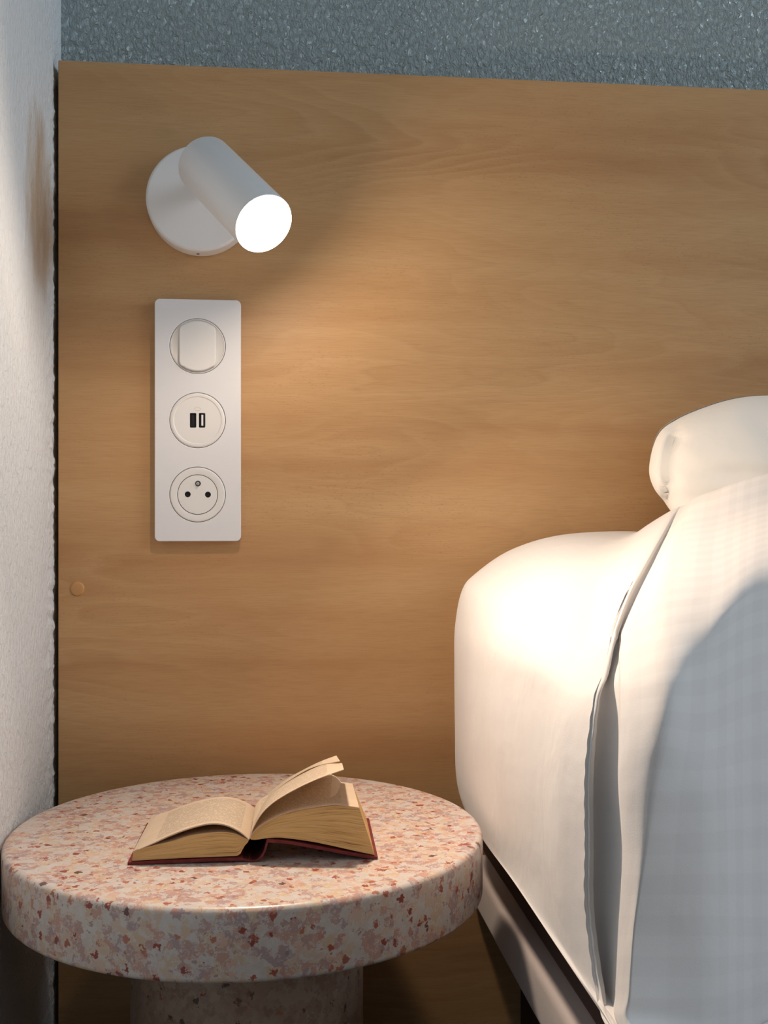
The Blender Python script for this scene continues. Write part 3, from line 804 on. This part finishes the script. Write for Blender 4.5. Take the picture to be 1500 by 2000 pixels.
# a first row hidden behind the crest, running back to the headboard
for k_, c_ in enumerate(CU):
    x, y, d = c_[0]
    c_.insert(0, (x+4, y+(16, 16, 16, 16, 24, 100, 105, 105, 105, 145, 190, 230, 230, 230)[k_], 1.0435))
def dz(p, u, v):
    lift = max(0.0, 0.70-0.283-p.z)
    if lift > 0: return Vector((0, 0, lift))
    n1 = mn.noise(Vector((p.x*9, p.y*9, p.z*5)))*0.0022
    n2 = mn.noise(Vector((p.x*4+7, p.y*14, p.z*4)))*0.004*min(1.0, max(0.0, (0.66-p.z)/0.05))*min(1.0, max(0.0, (p.z-0.455)/0.05))*min(1.0, max(0.0, (-0.06-p.y)/0.08))
    if u > 0.36: n2 = 0.0
    w_ = max(0.0, 1-abs(u*14-5.6)/0.7) * (1.0 if 0.46 < v < 0.93 else 0.0)      # small scallops along the stitched hem
    return Vector((-w_*0.00028*math.sin(p.z*2*math.pi/0.011) + n2*min(1.0, max(0.0, (0.36-u)/0.05)), n1, 0))
duvet = cloth('duvet', cols_px(CU), M['duvet'], su=8, sv=12, thick=0.003, upos=[0, 1, 2, 3, 4, 5, 5.25, 6, 6.3, 7, 8, 9, 10, 11.5], disp=dz)
tag(duvet, 'white checked-weave duvet draped over the side of the bed', 'duvet')

bed = empty('bed', (0.184, -0.9, 0)); tag(bed, 'bed under the white duvet, its pale side rail showing below the hem', 'bed')
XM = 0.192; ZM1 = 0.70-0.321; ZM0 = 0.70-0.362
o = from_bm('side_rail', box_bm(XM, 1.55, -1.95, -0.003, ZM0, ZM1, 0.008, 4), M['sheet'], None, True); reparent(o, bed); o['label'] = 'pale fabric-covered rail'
o = from_bm('mattress', box_bm(XM+0.014, 1.53, -1.93, -0.003, ZM1-0.001, 0.70-0.2865, 0.006, 3), simple('mattress_hem_shade', (0.085, 0.055, 0.045), 0.9, 0.2), None, True); reparent(o, bed); o['label'] = 'mattress side under the duvet hem, its shade painted dark brown'
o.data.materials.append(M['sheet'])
for p in o.data.polygons:                        # pale ticking on top, shade under the hem painted brown round the side
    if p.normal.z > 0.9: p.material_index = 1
o = from_bm('bed_base', box_bm(XM+0.05, 1.50, -1.90, -0.003, 0.02, ZM0, 0.004, 2), M['base']); reparent(o, bed)
# ------------------------------------------------------------------ pillow
def pillow():
    outline = [(1312,1000),(1296,978),(1278,955),(1268,925),(1271,890),(1281,853),(1300,830),(1340,808),(1400,786),(1450,775),(1500,772),(1600,776),(1720,790),(1830,820),(1890,870),(1900,930),(1880,980),(1800,1005),(1650,1020),(1500,1035),(1400,1040),(1345,1030)]
    n = len(outline); K = 8; pts = []
    for i in range(n):
        p0, p1, p2, p3 = [Vector(outline[(i+o_) % n]) for o_ in (-1, 0, 1, 2)]
        for k in range(K):
            t = k/K; pts.append(0.5*((2*p1)+(p2-p0)*t+(2*p0-5*p1+4*p2-p3)*t*t+(3*p1-p0-3*p2+p3)*t**3))
    def centre(p): return Vector((min(max(p.x, 1600), 1760), 925-(min(max(p.x, 1600), 1760)-1600)*0.03))
    bm = bmesh.new(); NR = 16
    def ring(s, front):
        out = []
        for p in pts:
            q = centre(p).lerp(p, s)
            bulge = (1-s**2.6)**0.55 if s < 1 else 0
            d = 0.992 - (0.048*bulge if front else -0.040*min(1.0, bulge*1.2)) - (0.018*max(0, min(1, (q.x-1268)/240)) + 0.022*((q.y-890)/130))*(1.0 if front else 0.25)
            if front:
                # ear crease near the left end, soft folds
                e = (q.x-1268)/75.0
                d += 0.010*math.exp(-((q.x-(1318-(q.y-850)*0.12))/9.0)**2)*max(0, min(1, (q.y-815)/40))
                d += 0.004*mn.noise(Vector((q.x/70.0, q.y/40.0, 2.0)))*bulge
            out.append(bm.verts.new(P(q.x, q.y, d)))
        return out
    ss = [1.0, 0.985, 0.96, 0.93, 0.89, 0.84, 0.78, 0.71, 0.63, 0.54, 0.44, 0.33, 0.22, 0.1]
    for front in (True, False):
        rr_ = [ring(s, front) for s in ss]
        for A, B in zip(rr_[:-1], rr_[1:]):
            for k in range(len(A)): bm.faces.new((A[k], A[(k+1) % len(A)], B[(k+1) % len(A)], B[k]))
        bm.faces.new(rr_[-1])
    bmesh.ops.remove_doubles(bm, verts=bm.verts, dist=1e-6)
    return bm
pil = from_bm('pillow', pillow(), M['pillow'], None, True)
tag(pil, 'white pillow leaning against the headboard behind the duvet', 'pillow')
